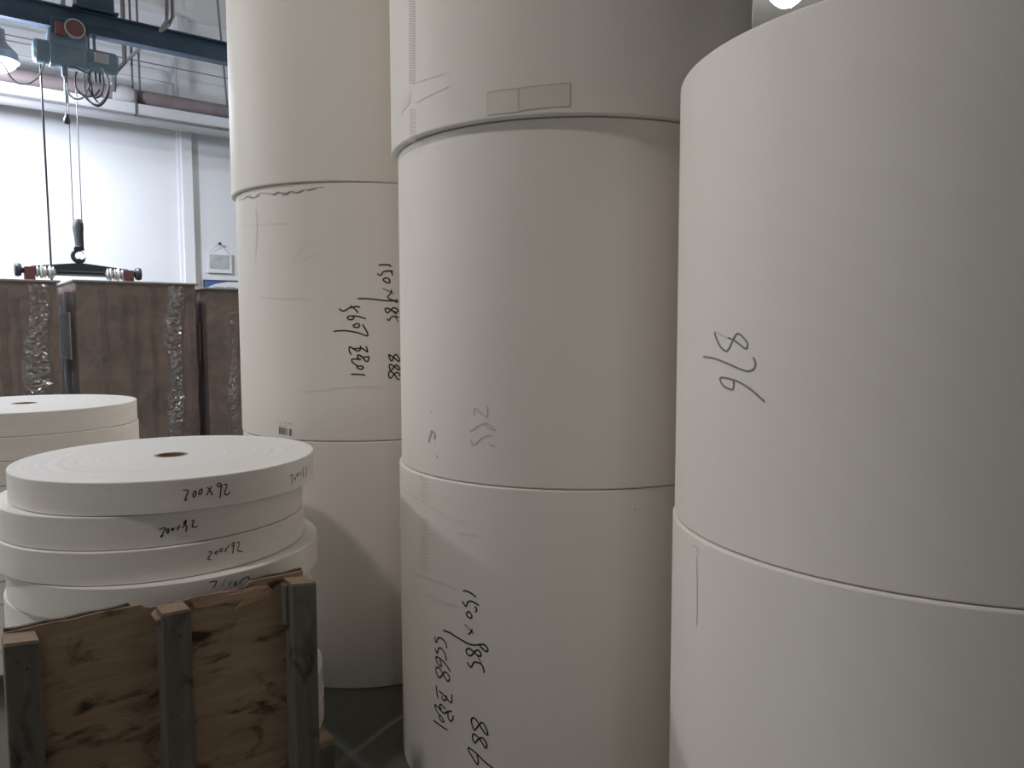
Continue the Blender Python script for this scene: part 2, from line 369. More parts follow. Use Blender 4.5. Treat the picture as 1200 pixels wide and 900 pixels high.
LX, LY, LR = -0.5131, 2.7522, 0.445
MX, MY, MR = 0.1527, 2.0574, 0.4501
RX, RY, RR = 0.7447, 1.3398, 0.4445
gl1, gl2, gl3 = (LX + 0.002, LY, LR - 0.001), (LX, LY, LR), (LX - 0.012, LY - 0.004, LR + 0.001)
gm1, gm2, gm3 = (MX - 0.006, MY, MR), (MX, MY, MR), (MX - 0.004, MY - 0.004, MR + 0.012)
gr1, gr2 = (RX - 0.002, RY, RR), (RX + 0.002, RY + 0.002, RR)
rl1 = roll('paper_roll', *gl1, 0, WD, 'large white paper roll on the floor, bottom of the left stack', GL)
rl2 = roll('paper_roll', *gl2, WD, WD, 'large white paper roll marked 5607 and 888 with a small barcode', GL)
rl3 = roll('paper_roll', *gl3, 2 * WD, WD, 'large white paper roll topping the left stack, above a torn dark seam', GL)
rm1 = roll('paper_roll', *gm1, 0, WD, 'large white paper roll marked 8955 and 988, bottom of the middle stack', GM)
rm2 = roll('paper_roll', *gm2, WD, WD, 'large white paper roll with faint pencil 255 and a grey smudge', GM)
rm3 = roll('paper_roll', *gm3, 2 * WD, WD, 'large white paper roll with yellowed tape strip, topping the middle stack', GM)
rr1 = roll('paper_roll', *gr1, 0, WD, 'large unmarked white paper roll on the floor, bottom of the right stack', GR)
rr2 = roll('paper_roll', *gr2, WD, WD, 'large white paper roll pencilled 876, top of the right stack', GR)

# handwriting, left stack
S1 = [[(80,135),(180,118),(300,118),(360,130),(415,165)],[(50,345),(90,385),(150,390),(190,320),(250,290),(350,280),(460,295)],[(400,300),(435,340),(445,400)],
      [(335,470),(250,470),(205,510),(240,560),(340,595),(380,560),(350,490),(335,470)]]
S2 = [[(690,50),(925,165)],[(875,80),(865,150),(795,235),(830,270),(900,300),(1020,355)],[(165,268),(400,272),(700,305),(900,315),(1020,295)],
      [(870,510),(800,470),(745,485),(760,540),(800,570),(860,510),(920,460),(1000,490),(1015,540),(960,555),(870,505),(990,600)],
      [(780,685),(820,730),(870,665),(930,640),(1030,670)],[(950,650),(1025,765)]]
S3 = [[(225,205),(270,250),(340,255),(420,205),(500,180),(580,165),(670,185)],[(450,150),(520,190),(580,240),(625,300)],
      [(790,425),(700,395),(600,372),(500,365),(420,375),(400,405),(440,440),(500,440),(535,400),(510,370)],
      [(610,515),(560,545),(520,565),(560,605),(630,600),(655,550),(620,520)],
      [(715,540),(780,640),(825,740),(810,785),(700,745),(560,705),(400,680),(260,675),(105,688)]]
S4 = [[(485,375),(450,320),(435,260),(450,205),(520,240),(620,240),(700,235),(770,275),(820,315),(815,250),(790,190)],[(670,180),(680,250),(620,295),(550,265),(500,230)],
      [(855,405),(730,425),(640,380),(610,385),(625,460),(690,465)],[(855,405),(840,490),(800,515),(740,460),(690,400),(640,375)],
      [(690,470),(600,465),(510,465),(485,490),(520,545),(620,610)],[(635,430),(640,500)],[(620,610),(600,640),(680,680),(735,650),(700,610),(620,615)],[(470,785),(600,785),(780,800)]]
S5 = [[(305,200),(340,220),(430,280),(540,370),(565,340),(530,260),(480,205),(430,260),(390,355),(345,330),(305,210)],
      [(340,430),(440,490),(550,575),(560,520),(490,455),(440,490),(370,580),(325,520),(330,435)],
      [(570,720),(550,650),(490,630),(440,670),(350,765),(310,700),(315,620),(350,605),(440,670),(510,780),(570,780)]]
writing('handwriting', rl2, gl2, (440, 305), 22.5, S1, 0.0042, M['ink'])
writing('handwriting', rl2, gl2, (410, 335), 18, S2, 0.0042, M['ink'])
writing('handwriting', rl2, gl2, (385, 350), 18, S3, 0.0042, M['ink'])
writing('handwriting', rl2, gl2, (385, 395), 18, S4, 0.0042, M['ink'])
writing('handwriting', rl2, gl2, (440, 405), 20, S5, 0.0042, M['ink'])
# torn dark seam edge and creases
writing('torn_edge', rl2, gl2, (260, 184), 2.5, [[(50,126),(66,122),(80,113),(95,119),(108,108),(130,106),(150,109),(163,103),(185,106),(200,101),(215,105),(235,98),(260,95),(278,90),(300,88)]], 0.0028, M['smudge'])
writing('torn_edge', rl2, gl2, (260, 184), 2.5, [[(148,109),(158,110),(166,105),(190,108),(204,102),(222,105),(240,98)],[(66,123),(74,117),(92,120),(112,112)],[(176,112),(196,109)],[(252,98),(262,96),(276,92)]], 0.0036, M['pencil'])
writing('crease', rl2, gl2, (260, 180), 2.5, [[(265,255),(230,285),(205,325)],[(300,290),(250,305),(210,325)],[(110,420),(180,425),(248,424)],[(98,160),(104,210),(98,320)],[(62,212),(130,208),(200,204)]], 0.003, M['crease'])
writing('crease', rl2, gl2, (260, 180), 2.5, [[(230,699),(300,693),(360,685),(470,684)],[(416,790),(440,780),(470,775)]], 0.003, M['crease'])
# barcode sticker: slightly tilted, its dark bars and small print
ta, za = on_cyl(326.5, 511, *gl2); tb, _ = on_cyl(343, 512, *gl2); _, zt = on_cyl(327, 493, *gl2)
st = patch('barcode_sticker', rl2, gl2, ta, tb, za, zt - 0.001, M['sticker'], 0.0006, shear=-0.006); st['label'] = 'small white barcode sticker'
for k, (x0, x1) in enumerate([(215, 232), (240, 262), (275, 300), (328, 350), (358, 388), (405, 418), (435, 450), (470, 480), (500, 512), (580, 600), (610, 655)]):
    mb = MB(); ya = 360 + (x0 - 215) * 0.2
    q = []
    for (x, y) in ((x0, ya), (x1, ya + 2), (x1 - 6, ya + 250), (x0 - 6, ya + 248)):
        th, z = on_cyl(320 + x / 30, 488 + y / 30, *gl2); q.append((gl2[0] + (LR + 0.0012) * math.cos(th), gl2[1] + (LR + 0.0012) * math.sin(th), z))
    mb.add(q, [(0, 1, 2, 3)]); mb.build('bar', M['bar'], st)
writing('fine_print', st, gl2, (320, 488), 30, [[(235,175),(300,180)],[(370,200),(470,215),(470,250)],[(540,240),(630,250),(600,300)],[(235,250),(320,260)],[(235,305),(320,310)],[(340,340),(500,345)]], 0.0022, M['smudge'], 0.0012)

# handwriting, middle stack bottom roll
S6 = [[(190,185),(260,190),(350,235),(425,300)],[(180,365),(210,420),(245,455),(275,385),(320,365),(400,395),(475,440)],[(395,460),(430,500),(425,540),(405,555)],[(290,545),(250,590),(280,640),(335,665),(345,620),(310,560),(290,545)]]
S7 = [[(450,20),(580,160)],[(560,85),(545,130),(500,175)],[(120,110),(220,145),(340,220),(480,300),(570,330),(660,325),(740,325),(795,390),(780,430),(720,390),(670,335)],
      [(590,440),(520,385),(475,395),(475,450),(520,490),(560,475),(600,430),(650,405),(690,460),(680,500),(630,480),(590,440)],[(630,480),(700,610)],[(485,590),(540,665),(580,600),(630,590),(700,625),(730,690),(740,755)]]
S8 = [[(150,85),(150,140),(172,190),(200,120),(240,110),(300,150),(345,220),(350,295)],[(150,280),(165,330),(188,380),(215,300),(250,290),(300,345),(330,400),(350,510)],
      [(420,705),(370,620),(290,520),(200,450),(165,460),(190,550),(240,605),(265,580),(230,490)],[(240,650),(180,630),(165,680),(200,780),(240,805),(290,745),(320,710),(370,740),(405,820),(375,875),(320,800),(280,730),(240,650)]]
S9 = [[(150,105),(155,200),(175,300)],[(185,185),(250,240),(300,290),(350,350),(380,350),(380,235)],[(300,255),(300,300),(275,330),(240,310),(235,260)],
      [(290,465),(220,390),(200,430),(250,520),(320,500),(380,490)],[(320,500),(330,600),(370,640),(400,600),(395,550)],[(250,520),(180,440),(130,395),(140,460),(200,560)],[(185,420),(240,460)],
      [(200,550),(190,590),(240,650),(265,640),(220,570),(200,550)],[(105,630),(200,700),(320,780)]]
S10 = [[(280,240),(220,160),(180,140),(160,190),(190,300),(215,325),(260,270),(320,210),(370,270),(405,360),(400,400),(350,350),(280,240)],
       [(280,450),(210,390),(180,400),(185,470),(215,520),(260,470),(320,440),(370,490),(395,560),(370,595),(330,530),(280,450)],
       [(520,930),(480,895),(370,810),(250,690),(130,595),(120,630),(180,740),(250,845),(265,790),(245,700)]]
for bs_, sc, S in (((530,680),15,S6),((510,730),12.857,S7),((500,740),15,S8),((500,795),12.857,S9),((540,830),12.86,S10)):
    writing('handwriting', rm1, gm1, bs_, sc, S, 0.0037, M['ink'])
# faint pencil, smudge, specks on the middle roll
writing('pencil_writing', rm2, gm2, (490, 470), 10.91, [[(718,185),(715,110),(745,98),(800,150),(870,200),(885,170),(882,60)],[(645,360),(690,375),(760,320),(860,285),(930,310),(985,370)],[(860,320),(920,355),(965,375)],[(675,480),(690,545),(740,545),(800,480),(870,445),(950,445)],[(900,520),(930,560),(970,585)]], 0.0030, M['faint'])
writing('pencil_writing', rm2, gm2, (490, 470), 10.91, [[(900,340),(985,378)],[(930,555),(985,580)]], 0.0035, M['stitch'])
writing('smudge', rm2, gm2, (490, 470), 10.91, [[(175,370),(165,420),(150,470),(138,530)],[(205,405),(215,440),(205,485)],[(165,130),(180,140)],[(160,420),(185,380),(178,410)],[(240,690),(248,730)]], 0.0058, M['smudge'])
writing('smudge', rm2, gm2, (460, 40), 5.4545, [[(289,714),(292,728)]], 0.0032, M['smudge'])
writing('smudge', rm1, gm1, (450, 420), 3.4286, [[(1005,605),(1010,608)]], 0.005, M['smudge'])
writing('smudge', rm1, gm1, (460, 540), 5, [[(165,85),(172,105)],[(137,215),(145,220)]], 0.004, M['smudge'])
# stitched seam strips
def stitches(root, geo, x, y0, y1, step, wpx, m, slope, wd):
    mb = MB(); y = y0
    while y < y1:
        a = on_cyl(x - wpx / 2, y, *geo); c = on_cyl(x + wpx / 2, y + slope, *geo)
        ribbon(mb, geo, [(a[0] * geo[2], a[1]), (c[0] * geo[2], c[1])], wd, 0.0008, False); y += step
    o = mb.build('stitched_seam', m, root); o['kind'] = 'stuff'; return o
stitches(rm3, gm3, 483.2, -60, 98, 2.9, 7, M['stitch'], 1.6, 0.0020)
stitches(rm3, gm3, 484.0, 128, 166, 2.9, 7, M['stitch'], 1.6, 0.0018)
stitches(rm1, gm1, 497.5, 562, 588, 4.1, 8, M['stitch_faint'], 0.8, 0.0022)
stitches(rm1, gm1, 497.5, 608, 668, 4.1, 8, M['stitch_faint'], 0.8, 0.0024)
# yellowed tape strip (two lengths) with darker outline, clear tape over the stitches
def tape(root, geo, x0, y0, x1, y1, hpx, m, edge=True):
    a = on_cyl(x0, y0, *geo); c = on_cyl(x1, y1, *geo); bt = on_cyl(x0, y0 + hpx, *geo)
    z0, z1 = bt[1], a[1]
    t_ = patch('tape_strip', root, geo, a[0], c[0], z0, z1, m, 0.0007, shear=c[1] - a[1]); 
    if edge:
        mb = MB(); n = 12
        for zz in (z0, z1):
            ribbon(mb, geo, [((a[0] + (c[0] - a[0]) * i / n) * geo[2], zz + (c[1] - a[1]) * i / n) for i in range(n + 1)], 0.0016, 0.0011, False)
        ribbon(mb, geo, [(a[0] * geo[2], z0), (a[0] * geo[2], z1)], 0.0016, 0.0011, False)
        ribbon(mb, geo, [(c[0] * geo[2], z0 + c[1] - a[1]), (c[0] * geo[2], z1 + c[1] - a[1])], 0.0018, 0.0011, False)
        mb.build('tape_border', M['tape_edge'], t_)
    return t_
t1 = tape(rm3, gm3, 571.5, 108, 608, 103.5, 27, M['tape_clear']); t2 = tape(rm3, gm3, 607, 103.5, 668, 97, 26.5, M['tape'])
tape(rm3, gm3, 470, 121, 481, 108, 13, M['crease'], False)
writing('crease', rm3, gm3, (460, 40), 5.4545, [[(155,440),(220,400),(340,345),(350,330)],[(160,310),(240,280),(345,250)],[(835,480),(840,530)]], 0.0020, M['crease'])
writing('crease', rm1, gm1, (460, 540), 5, [[(45,150),(110,200),(220,270),(330,330),(430,370)],[(100,640),(210,690),(300,720),(380,750)],[(190,780),(300,830),(380,850)],[(380,420),(440,430),(490,440)]], 0.004, M['crease'])
# pencilled 876 and marks on the right stack
writing('pencil_writing', rr2, gr2, (780, 360), 6.431, [[(470,230),(510,245),(560,280),(605,312),(618,275),(580,220),(540,200),(510,245),(480,310),(455,330),(410,290),(375,210),(378,185)],
    [(285,372),(380,390),(480,430),(560,465),(620,482),(665,465),(678,420),(660,375)],[(750,715),(680,650),(600,590),(520,550),(430,530),(412,545),(440,595),(500,620),(515,595),(512,550)]], 0.0029, M['pencil'])
writing('pencil_writing', rr2, gr2, (780, 360), 6.431, [[(378,185),(430,215),(470,232)]], 0.0020, M['faint'])
writing('crease', rr1, gr1, (780, 560), 2.6476, [[(85,210),(95,215),(103,232)],[(97,240),(99,380),(97,460)]], 0.0025, M['faint'])

# ------------------------------------------------------------------ small reels
AXc, AYc, AR = -0.854, 1.8814, 0.345
RTH = 0.0715; ZTOP = 0.8183
offs = [(0, 0, 0), (-0.030, -0.004, 0.0), (-0.029, -0.010, 0.002), (0.004, -0.018, 0.004), (-0.016, -0.006, 0), (-0.012, 0.004, 0), (-0.018, -0.006, 0), (-0.012, 0.0, 0), (0.010, 0.006, 0), (0.013, 0.004, 0)]
lab = ['white paper reel on top of the front stack, marked 200x92 twice', 'second white paper reel from the top of the front stack, marked 200x92',
       'third white paper reel from the top of the front stack, marked 200x92', 'fourth white paper reel in the front stack, half hidden by the upright pallet',
       'fifth white paper reel down the front stack, behind the upright pallet', 'sixth white paper reel down the front stack, behind the upright pallet',
       'seventh white paper reel down the front stack, behind the upright pallet', 'eighth white paper reel down the front stack, behind the upright pallet',
       'second lowest white paper reel of the front stack, behind the upright pallet', 'lowest white paper reel of the front stack, on the base pallet']
reels = []
for i, (dx, dy, dr) in enumerate(offs):
    g = (AXc + dx, AYc + dy, AR + dr)
    reels.append((roll('paper_reel', *g, ZTOP - (i + 1) * RTH, RTH, lab[i], 'narrow paper reels stacked in front', True, cat='paper reel'), g))
R1 = [[(75,245),(160,245),(180,270),(150,350),(110,455),(170,420)],[(320,255),(280,310),(285,385),(320,360),(340,290),(320,255)],[(445,215),(400,270),(405,330),(440,310),(460,240),(445,215)],
      [(555,190),(610,230),(665,350)],[(655,160),(610,240),(550,350)],[(845,140),(800,100),(760,150),(800,180),(845,140),(835,260),(815,410)],[(890,140),(945,130),(950,180),(910,290),(930,335),(980,330),(1020,275)]]
R2 = [[(130,480),(210,435),(225,500),(195,775)],[(320,490),(300,600),(325,600),(320,490)],[(430,360),(375,450),(400,470),(430,360)],[(530,300),(495,400),(495,475)],[(600,140),(600,400),(615,520)],[(690,160),(715,220),(700,380),(710,490)]]
R3 = [[(130,320),(230,270),(270,290),(220,390),(165,490),(235,440)],[(345,280),(310,320),(330,400),(355,340),(345,280)],[(470,270),(410,310),(450,325),(475,290),(470,270)],[(540,255),(580,290)],[(615,205),(590,270),(545,330)],
      [(750,90),(710,160),(740,190),(765,120),(750,90),(735,190),(665,270)],[(735,190),(775,250),(755,370)],[(885,105),(940,90),(930,150),(905,220),(930,255),(1035,235)]]
R4 = [[(180,335),(255,330),(230,400),(170,490),(190,515),(240,505)],[(375,310),(335,360),(375,380),(400,330),(375,310)],[(480,245),(450,300),(480,335),(510,280),(480,245)],[(580,230),(595,325)],[(670,170),(600,280),(550,345)],
      [(780,100),(730,160),(770,205),(795,140),(780,100)],[(790,150),(770,240),(750,375)],[(850,110),(890,110),(900,170),(865,290),(985,330)]]
R5 = [[(75,185),(190,165),(200,190),(145,295)],[(370,120),(290,270)],[(360,300),(375,310)],[(410,180),(430,240)],[(480,160),(430,240)],[(550,165),(510,230),(550,240),(550,165)],[(600,210),(650,140),(740,90),(780,110),(770,150)]]
for k, bs_, sc, S, wd in ((0,(210,560),17.14,R1,0.0024),(0,(335,542),30,R2,0.0022),(1,(180,605),20,R3,0.0024),(2,(235,630),20,R4,0.0022),(3,(240,670),15,R5,0.0022)):
    writing('handwriting', reels[k][0], reels[k][1], bs_, sc, S, wd, M['ink'])
# faint wound ring on the top face
m = MB(); zt = ZTOP + 0.0003
for rr_, w_ in ((0.222, 0.0012), (0.235, 0.0007), (0.30, 0.0007), (0.15, 0.0007)):
    m.lathe((AXc, AYc, zt - 0.0004), (0, 0, 1), [(0.0002, rr_ + w_), (0.0002, rr_)], 96)
m.build('winding_ring', M['crease'], reels[0][0])

# base pallet below the front reels
base_z = ZTOP - 10 * RTH
pc = Vector((AXc + 0.03, AYc + 0.03, 0))
t = thing('reel_pallet', (pc.x, pc.y, 0), 'low wooden pallet under the front stack of reels, its corner showing', 'pallet', rotz=AX)
pu, pv = pc.x * UX + pc.y * UY, -pc.x * UY + pc.y * UX
for i in range(5):
    a = pu - 0.30 + i * 0.1125
    m = MB(); m.boxuv(a, a + 0.10, pv - 0.29, pv + 0.31, base_z - 0.018, base_z); m.build('deck_board', M['endgrain'], t, bevel=0.002)
for i in range(3):
    a = pv - 0.29 + i * 0.255
    m = MB(); m.boxuv(pu - 0.30, pu + 0.25, a, a + 0.09, 0.0, base_z - 0.018); m.build('bearer', M['batten'], t, bevel=0.003)

# rear stack of small reels
BX, BY, BR = -1.6701, 2.5856, 0.345
BTOP = 0.879
bl = ['white paper reel on top of the small stack at the left edge', 'second white paper reel of the small stack at the left edge', 'third white paper reel of the small stack at the left edge']
for i in range(11):
    dx = [0, 0.004, 0.006, 0.002, -0.01, 0.004][i] if i < 6 else 0.006 * math.sin(i * 2.3)
    roll('paper_reel', BX + dx, BY, BR, BTOP - (i + 1) * 0.0735, 0.0735,
         bl[i] if i < 3 else 'lower white paper reel of the left edge stack, hidden by the front reels', 'narrow paper reels at the left edge', True, cat='paper reel')
bz = BTOP - 11 * 0.0735
t = thing('reel_pallet', (BX, BY, 0), 'low wooden pallet under the left edge stack of reels, hidden from view', 'pallet', rotz=AX)
pu, pv = BX * UX + BY * UY, -BX * UY + BY * UX
for i in range(5):
    a = pu - 0.30 + i * 0.125
    m = MB(); m.boxuv(a, a + 0.10, pv - 0.3, pv + 0.3, bz - 0.016, bz); m.build('deck_board', M['endgrain'], t)
for i in range(3):
    a = pv - 0.30 + i * 0.255
    m = MB(); m.boxuv(pu - 0.30, pu + 0.30, a, a + 0.09, 0.0, bz - 0.016); m.build('bearer', M['batten'], t)

# ------------------------------------------------------------------ upright wooden pallet side in front
# plywood plane: v = const through the top edge seen from (4.5,742) to (355,669) at z = 0.592
ZP = 0.592
def at_z(x, y, z):
    d = ray(x, y); t_ = (z - CZ) / d.z; p = d * t_; return p.x * UX + p.y * UY, -p.x * UY + p.y * UX
ua, va = at_z(4.5, 742, ZP); ub, vb = at_z(355, 669, ZP)
VP = (va + vb) / 2
pc = W((ua + ub) / 2, VP, 0)
t = thing('upright_wooden_pallet', pc, 'stained brown plywood pallet with three grey battens, standing upright before the reels', 'pallet', rotz=AX)
# plywood sheet with a ragged top edge
m = MB(); N = 60; top = []
for i in range(N + 1):
    u = ua + (ub - ua) * i / N
    z = ZP + 0.0025 * noise.noise(Vector((u * 22, 0, 3))) + (-0.010 if 0.40 < i / N < 0.78 else 0) * (1 if i % 5 else 0.7)
    top.append((u, z))
pf = [W(u, VP, z) for u, z in top] + [W(ub, VP, 0.002), W(ua, VP, 0.002)]
m.prism(pf, W(0, 0.006, 0)); m.build('plywood_sheet', M['ply'], t)
m = MB(); m.prism([W(u, VP + 0.0065, z + (0.004 if not 0.38 < (u - ua) / (ub - ua) < 0.80 else -0.012) + 0.001 * math.sin(u * 90)) for u, z in [(ua + (ub - ua) * i / N, ZP) for i in range(N + 1)]] + [W(ub, VP + 0.0065, 0.002), W(ua, VP + 0.0065, 0.002)], W(0, 0.008, 0))
m.build('backing_sheet', M['batten'], t)
# torn veneer strips near the top
def veneer(px, off):
    m = MB(); pts = []
    for x, y in px:
        u, v, z = on_v(x, y, VP - off); pts.append(W(u, v, z))
    m.prism(pts, W(0, off * 0.9, 0)); return m.build('torn_veneer', M['torn'], t)
def z7(pts): return [(150 + x / 4.8, 660 + y / 4.8) for x, y in pts]
veneer(z7([(385, 255), (480, 238), (560, 222), (640, 232), (700, 222), (800, 200), (810, 150), (790, 125), (700, 135), (640, 150), (560, 160), (480, 172), (400, 185), (340, 200)]), 0.003)
veneer(z7([(600, 262), (700, 222), (800, 180), (805, 140), (720, 140), (660, 160), (570, 180), (640, 205)]), 0.0055)
# battens: front top edges measured on the plane VP - 0.055
BD = 0.055
def batten(xl, yl, xr, yr, torncap=False):
    u0, _, z0 = on_v(xl, yl, VP - BD); u1, _, z1 = on_v(xr, yr, VP - BD)
    m = MB()
    p = [W(u0, VP - BD, 0), W(u1, VP - BD, 0), W(u0, VP, 0), W(u1, VP, 0), W(u0, VP - BD, z0), W(u1, VP - BD, z1), W(u0 + 0.002, VP, z0 + 0.002), W(u1, VP, z1 + 0.001)]
    m.box8(p); bo = m.build('batten', M['batten'], t, bevel=0.003)
    m = MB()
    p = [W(u0 + .002, VP - BD + .002, z0), W(u1 - .002, VP - BD + .002, z1), W(u0 + .002, VP - .001, z0 + .001), W(u1 - .002, VP - .001, z1)]
    m.box8(p + [q + Vector((0, 0, .0022)) for q in p]); m.build('end_grain', M['endgrain'], bo)
    for (fu, fz) in ((0.35, 0.035), (0.6, 0.05), (0.4, 0.21)):
        c = W(u0 + (u1 - u0) * fu, VP - BD - 0.0004, z0 - fz); m = MB()
        m.lathe(c, W(0, -1, 0), [(0, 0.003), (0.0009, 0.0026), (0.0009, 0.0001)], 10); m.build('nail', M['dark_steel'], bo)
    return bo
batten(3.5, 757, 47, 751.5); batten(189.6, 721.5, 224, 714.5); batten(342.7, 686.5, 371, 683)
# splintered layer standing behind the middle batten's top and beside it
m = MB()
for k in range(5):
    u0, _, z0 = on_v(182, 724 - k * 2.1, VP - 0.012 - 0.006 * (4 - k)); u1, _, _ = on_v(213 - 2 * (k % 2), 715, VP - 0.02)
    m.boxuv(u0, u1, VP - 0.012 - 0.008 * (4 - k), VP - 0.001, z0 - 0.006, z0 - 0.001)
m.build('splinter_block', M['torn'], t)
m = MB(); u0, _, z0 = on_v(182.5, 716, VP - 0.01); u1, _, _ = on_v(189, 716, VP - 0.01)
m.boxuv(u0, u1, VP - 0.035, VP - 0.001, z0 - 0.10, z0); m.build('side_cleat', M['batten'], t, bevel=0.002)
m = MB(); u0, _, z0 = on_v(330, 684, VP - 0.01); u1, _, _ = on_v(339, 684, VP - 0.01)
m.boxuv(u0, u1, VP - 0.03, VP - 0.001, z0 - 0.09, z0); m.build('side_cleat', M['batten'], t, bevel=0.002)

# ------------------------------------------------------------------ wrapped brown loads behind
def load(u0, u1, v0, v1, ztop, label, folds, lab_side, seed):
    c = W((u0 + u1) / 2, (v0 + v1) / 2, 0)
    t = thing('wrapped_load', c, label, 'pallet load', rotz=AX, group='brown film-wrapped loads along the wall')
    for i in range(6):
        a = u0 + (u1 - u0 - 0.10) * i / 5
        m = MB(); m.boxuv(a, a + 0.10, v0, v1, 0.11, 0.13); m.build('deck_board', M['endgrain'], t)
    for i in range(3):
        b_ = v0 + (v1 - v0 - 0.1) * i / 2
        m = MB(); m.boxuv(u0, u1, b_, b_ + 0.1, 0, 0.11); m.build('bearer', M['batten'], t)
    # crumpled kraft wrapping: perimeter grid displaced by folds
    def shell(off, amp, nz, step):
        pts = []
        for (a, b_, c_, d_) in ((u0, v0, u1, v0), (u1, v0, u1, v1), (u1, v1, u0, v1), (u0, v1, u0, v0)):
            L = math.hypot(c_ - a, d_ - b_); n = max(2, int(L / step))
            nn = Vector((d_ - b_, -(c_ - a))).normalized()
            for i in range(n): pts.append((a + (c_ - a) * i / n, b_ + (d_ - b_) * i / n, nn, i / n))
        vs_ = []; K = len(pts)
        for j in range(nz + 1):
            z = 0.13 + (ztop - 0.13) * j / nz
            for (a, b_, nn, f) in pts:
                h = 1.0 if j < nz else 0.0
                e = min(f, 1 - f) * 8; e = min(e, 1.0)
                d = noise.noise(Vector((a * 5 + seed, b_ * 5, z * 0.9))) * 0.6 + abs(noise.noise(Vector((a * 13, b_ * 13 + seed, z * 2.3)))) * 0.5
                k = off + amp * d * h * e
                vs_.append(W(a + nn.x * k, b_ + nn.y * k, z))
        return vs_, [(j * K + i, j * K + (i + 1) % K, (j + 1) * K + (i + 1) % K, (j + 1) * K + i) for j in range(nz) for i in range(K)], K, nz
    vs_, fs_, K, nz = shell(0.0, 0.012, 26, 0.03)
    m = MB(); m.add(vs_, fs_, False); m.add(vs_[-K:], [tuple(range(K))], False); m.build('wrapped_block', M['kraft'], t)
    vs_, fs_, K, nz = shell(0.010, 0.013, 40, 0.022)
    m = MB(); m.add(vs_, fs_, True); m.build('stretch_film', M['film'], t, sharp=25)
    # folded overlaps of film: narrow raised sharp-edged pleats; gathered bunches of crinkled film
    for fold in folds:
        fu, wd_, z0, z1 = fold[:4]
        m = MB(); q = []; rnd = random.Random(int(fu * 1000) + int(seed * 10))
        if len(fold) == 4:
            nn = 18
            for j in range(nn + 1):
                z = z0 + (z1 - z0) * j / nn; sh = 0.03 * noise.noise(Vector((fu * 9, z * 3, seed))); ww = wd_ * (0.35 + 1.3 * abs(noise.noise(Vector((z * 4, fu * 7, seed)))))
                for s_, d in ((-ww * 1.6, -0.012), (-ww * 0.2, -0.034), (0.0, -0.045 - 0.006 * rnd.random()), (ww * 0.25, -0.040), (ww * 1.2, -0.012)): q.append(W(fu + sh + s_, v0 + d, z))
            m.add(q, [(5 * j + i, 5 * j + i + 1, 5 * j + 6 + i, 5 * j + 5 + i) for j in range(nn) for i in range(4)], False)
            m.build('film_pleat', M['film'], t)
        else:
            nz_ = int((z1 - z0) / 0.016); nx = 9
            for j in range(nz_ + 1):
                z = z0 + (z1 - z0) * j / nz_; sh = 0.05 * noise.noise(Vector((fu * 3, z * 2.2, seed))); ww = wd_ * (0.75 + 0.6 * noise.noise(Vector((z * 3, fu, seed + 5))))
                for i in range(nx):
                    f = i / (nx - 1) * 2 - 1; e = 1 - abs(f) ** 3
                    q.append(W(fu + sh + f * ww + 0.006 * (rnd.random() - .5) * e, v0 - 0.012 - e * (0.022 + 0.020 * rnd.random()), z + 0.006 * (rnd.random() - .5) * (0 < j < nz_)))
            fs2 = []
            for j in range(nz_):
                for i in range(nx - 1):
                    a_, b_, c_, d_ = nx * j + i, nx * j + i + 1, nx * (j + 1) + i + 1, nx * (j + 1) + i
                    fs2 += [(a_, b_, c_), (a_, c_, d_)] if rnd.random() < .5 else [(a_, b_, d_), (b_, c_, d_)]
            m.add(q, fs2, False); m.build('crinkled_film', M['crinkle'], t)
    m = MB(); m.boxuv(u0 - 0.02, u1 + 0.02, v0 - 0.03, v1 + 0.02, ztop, ztop + 0.012); m.build('top_board', M['lid'], t, bevel=0.003)
    if lab_side:
        z0, z1, va_, vb_ = lab_side
        m = MB(); m.boxuv(u0 - 0.031, u0 - 0.028, va_, vb_, z0, z1); lo = m.build('label_sheet', M['label'], t)
        m = MB(); m.boxuv(u0 - 0.033, u0 - 0.0315, va_, va_ + 0.02, z0, z1); m.boxuv(u0 - 0.033, u0 - 0.0315, va_, vb_, z1 - 0.012, z1); m.boxuv(u0 - 0.033, u0 - 0.0315, va_, vb_, z0, z0 + 0.012); m.build('label_border', M['label_edge'], lo)
    return t
VF = 5.5
def uz(x, y, v=VF): q = on_v(x, y, v); return q[0], q[2]
u1r, z1 = uz(66, 331); u2l, z2 = uz(88, 330); u2r, _ = uz(228, 334); u3l, z3 = uz(241, 339)
ud = uz(178, 400)[0]
lz0, lz1 = on_v(78, 420, VF + .3)[2], on_v(78, 367, VF + .3)[2]
load(u1r - 0.95, u1r, VF, VF + 0.95, z1, 'brown load in shiny stretch film at the left edge, leftmost of three', [(uz(45, 400)[0], 0.085, 0.3, z1 - 0.015, 1), (uz(22, 400)[0], 0.022, 0.2, z1 - 0.1), (uz(6, 400)[0], 0.03, 0.25, z1 - 0.05)], None, 3.1)
load(u2l, u2r, VF, VF + 0.95, z2, 'widest brown film-wrapped load, under the crane hook and spreader', [(uz(205, 400)[0], 0.06, 0.25, z2 - 0.01, 1), (uz(142, 360)[0], 0.010, 1.0, z2 - 0.1), (uz(122, 400)[0], 0.022, 0.3, z2 - 0.05), (ud, 0.010, 0.2, z2 - 0.01), (uz(157, 400)[0], 0.025, 0.3, z2 - 0.08), (uz(224, 400)[0], 0.018, 0.3, z2 - 0.02)], (lz0, lz1, VF + 0.05, VF + 0.5), 8.7)
lz0, lz1 = on_v(236, 423, VF + .1)[2], on_v(236, 377, VF + .1)[2]
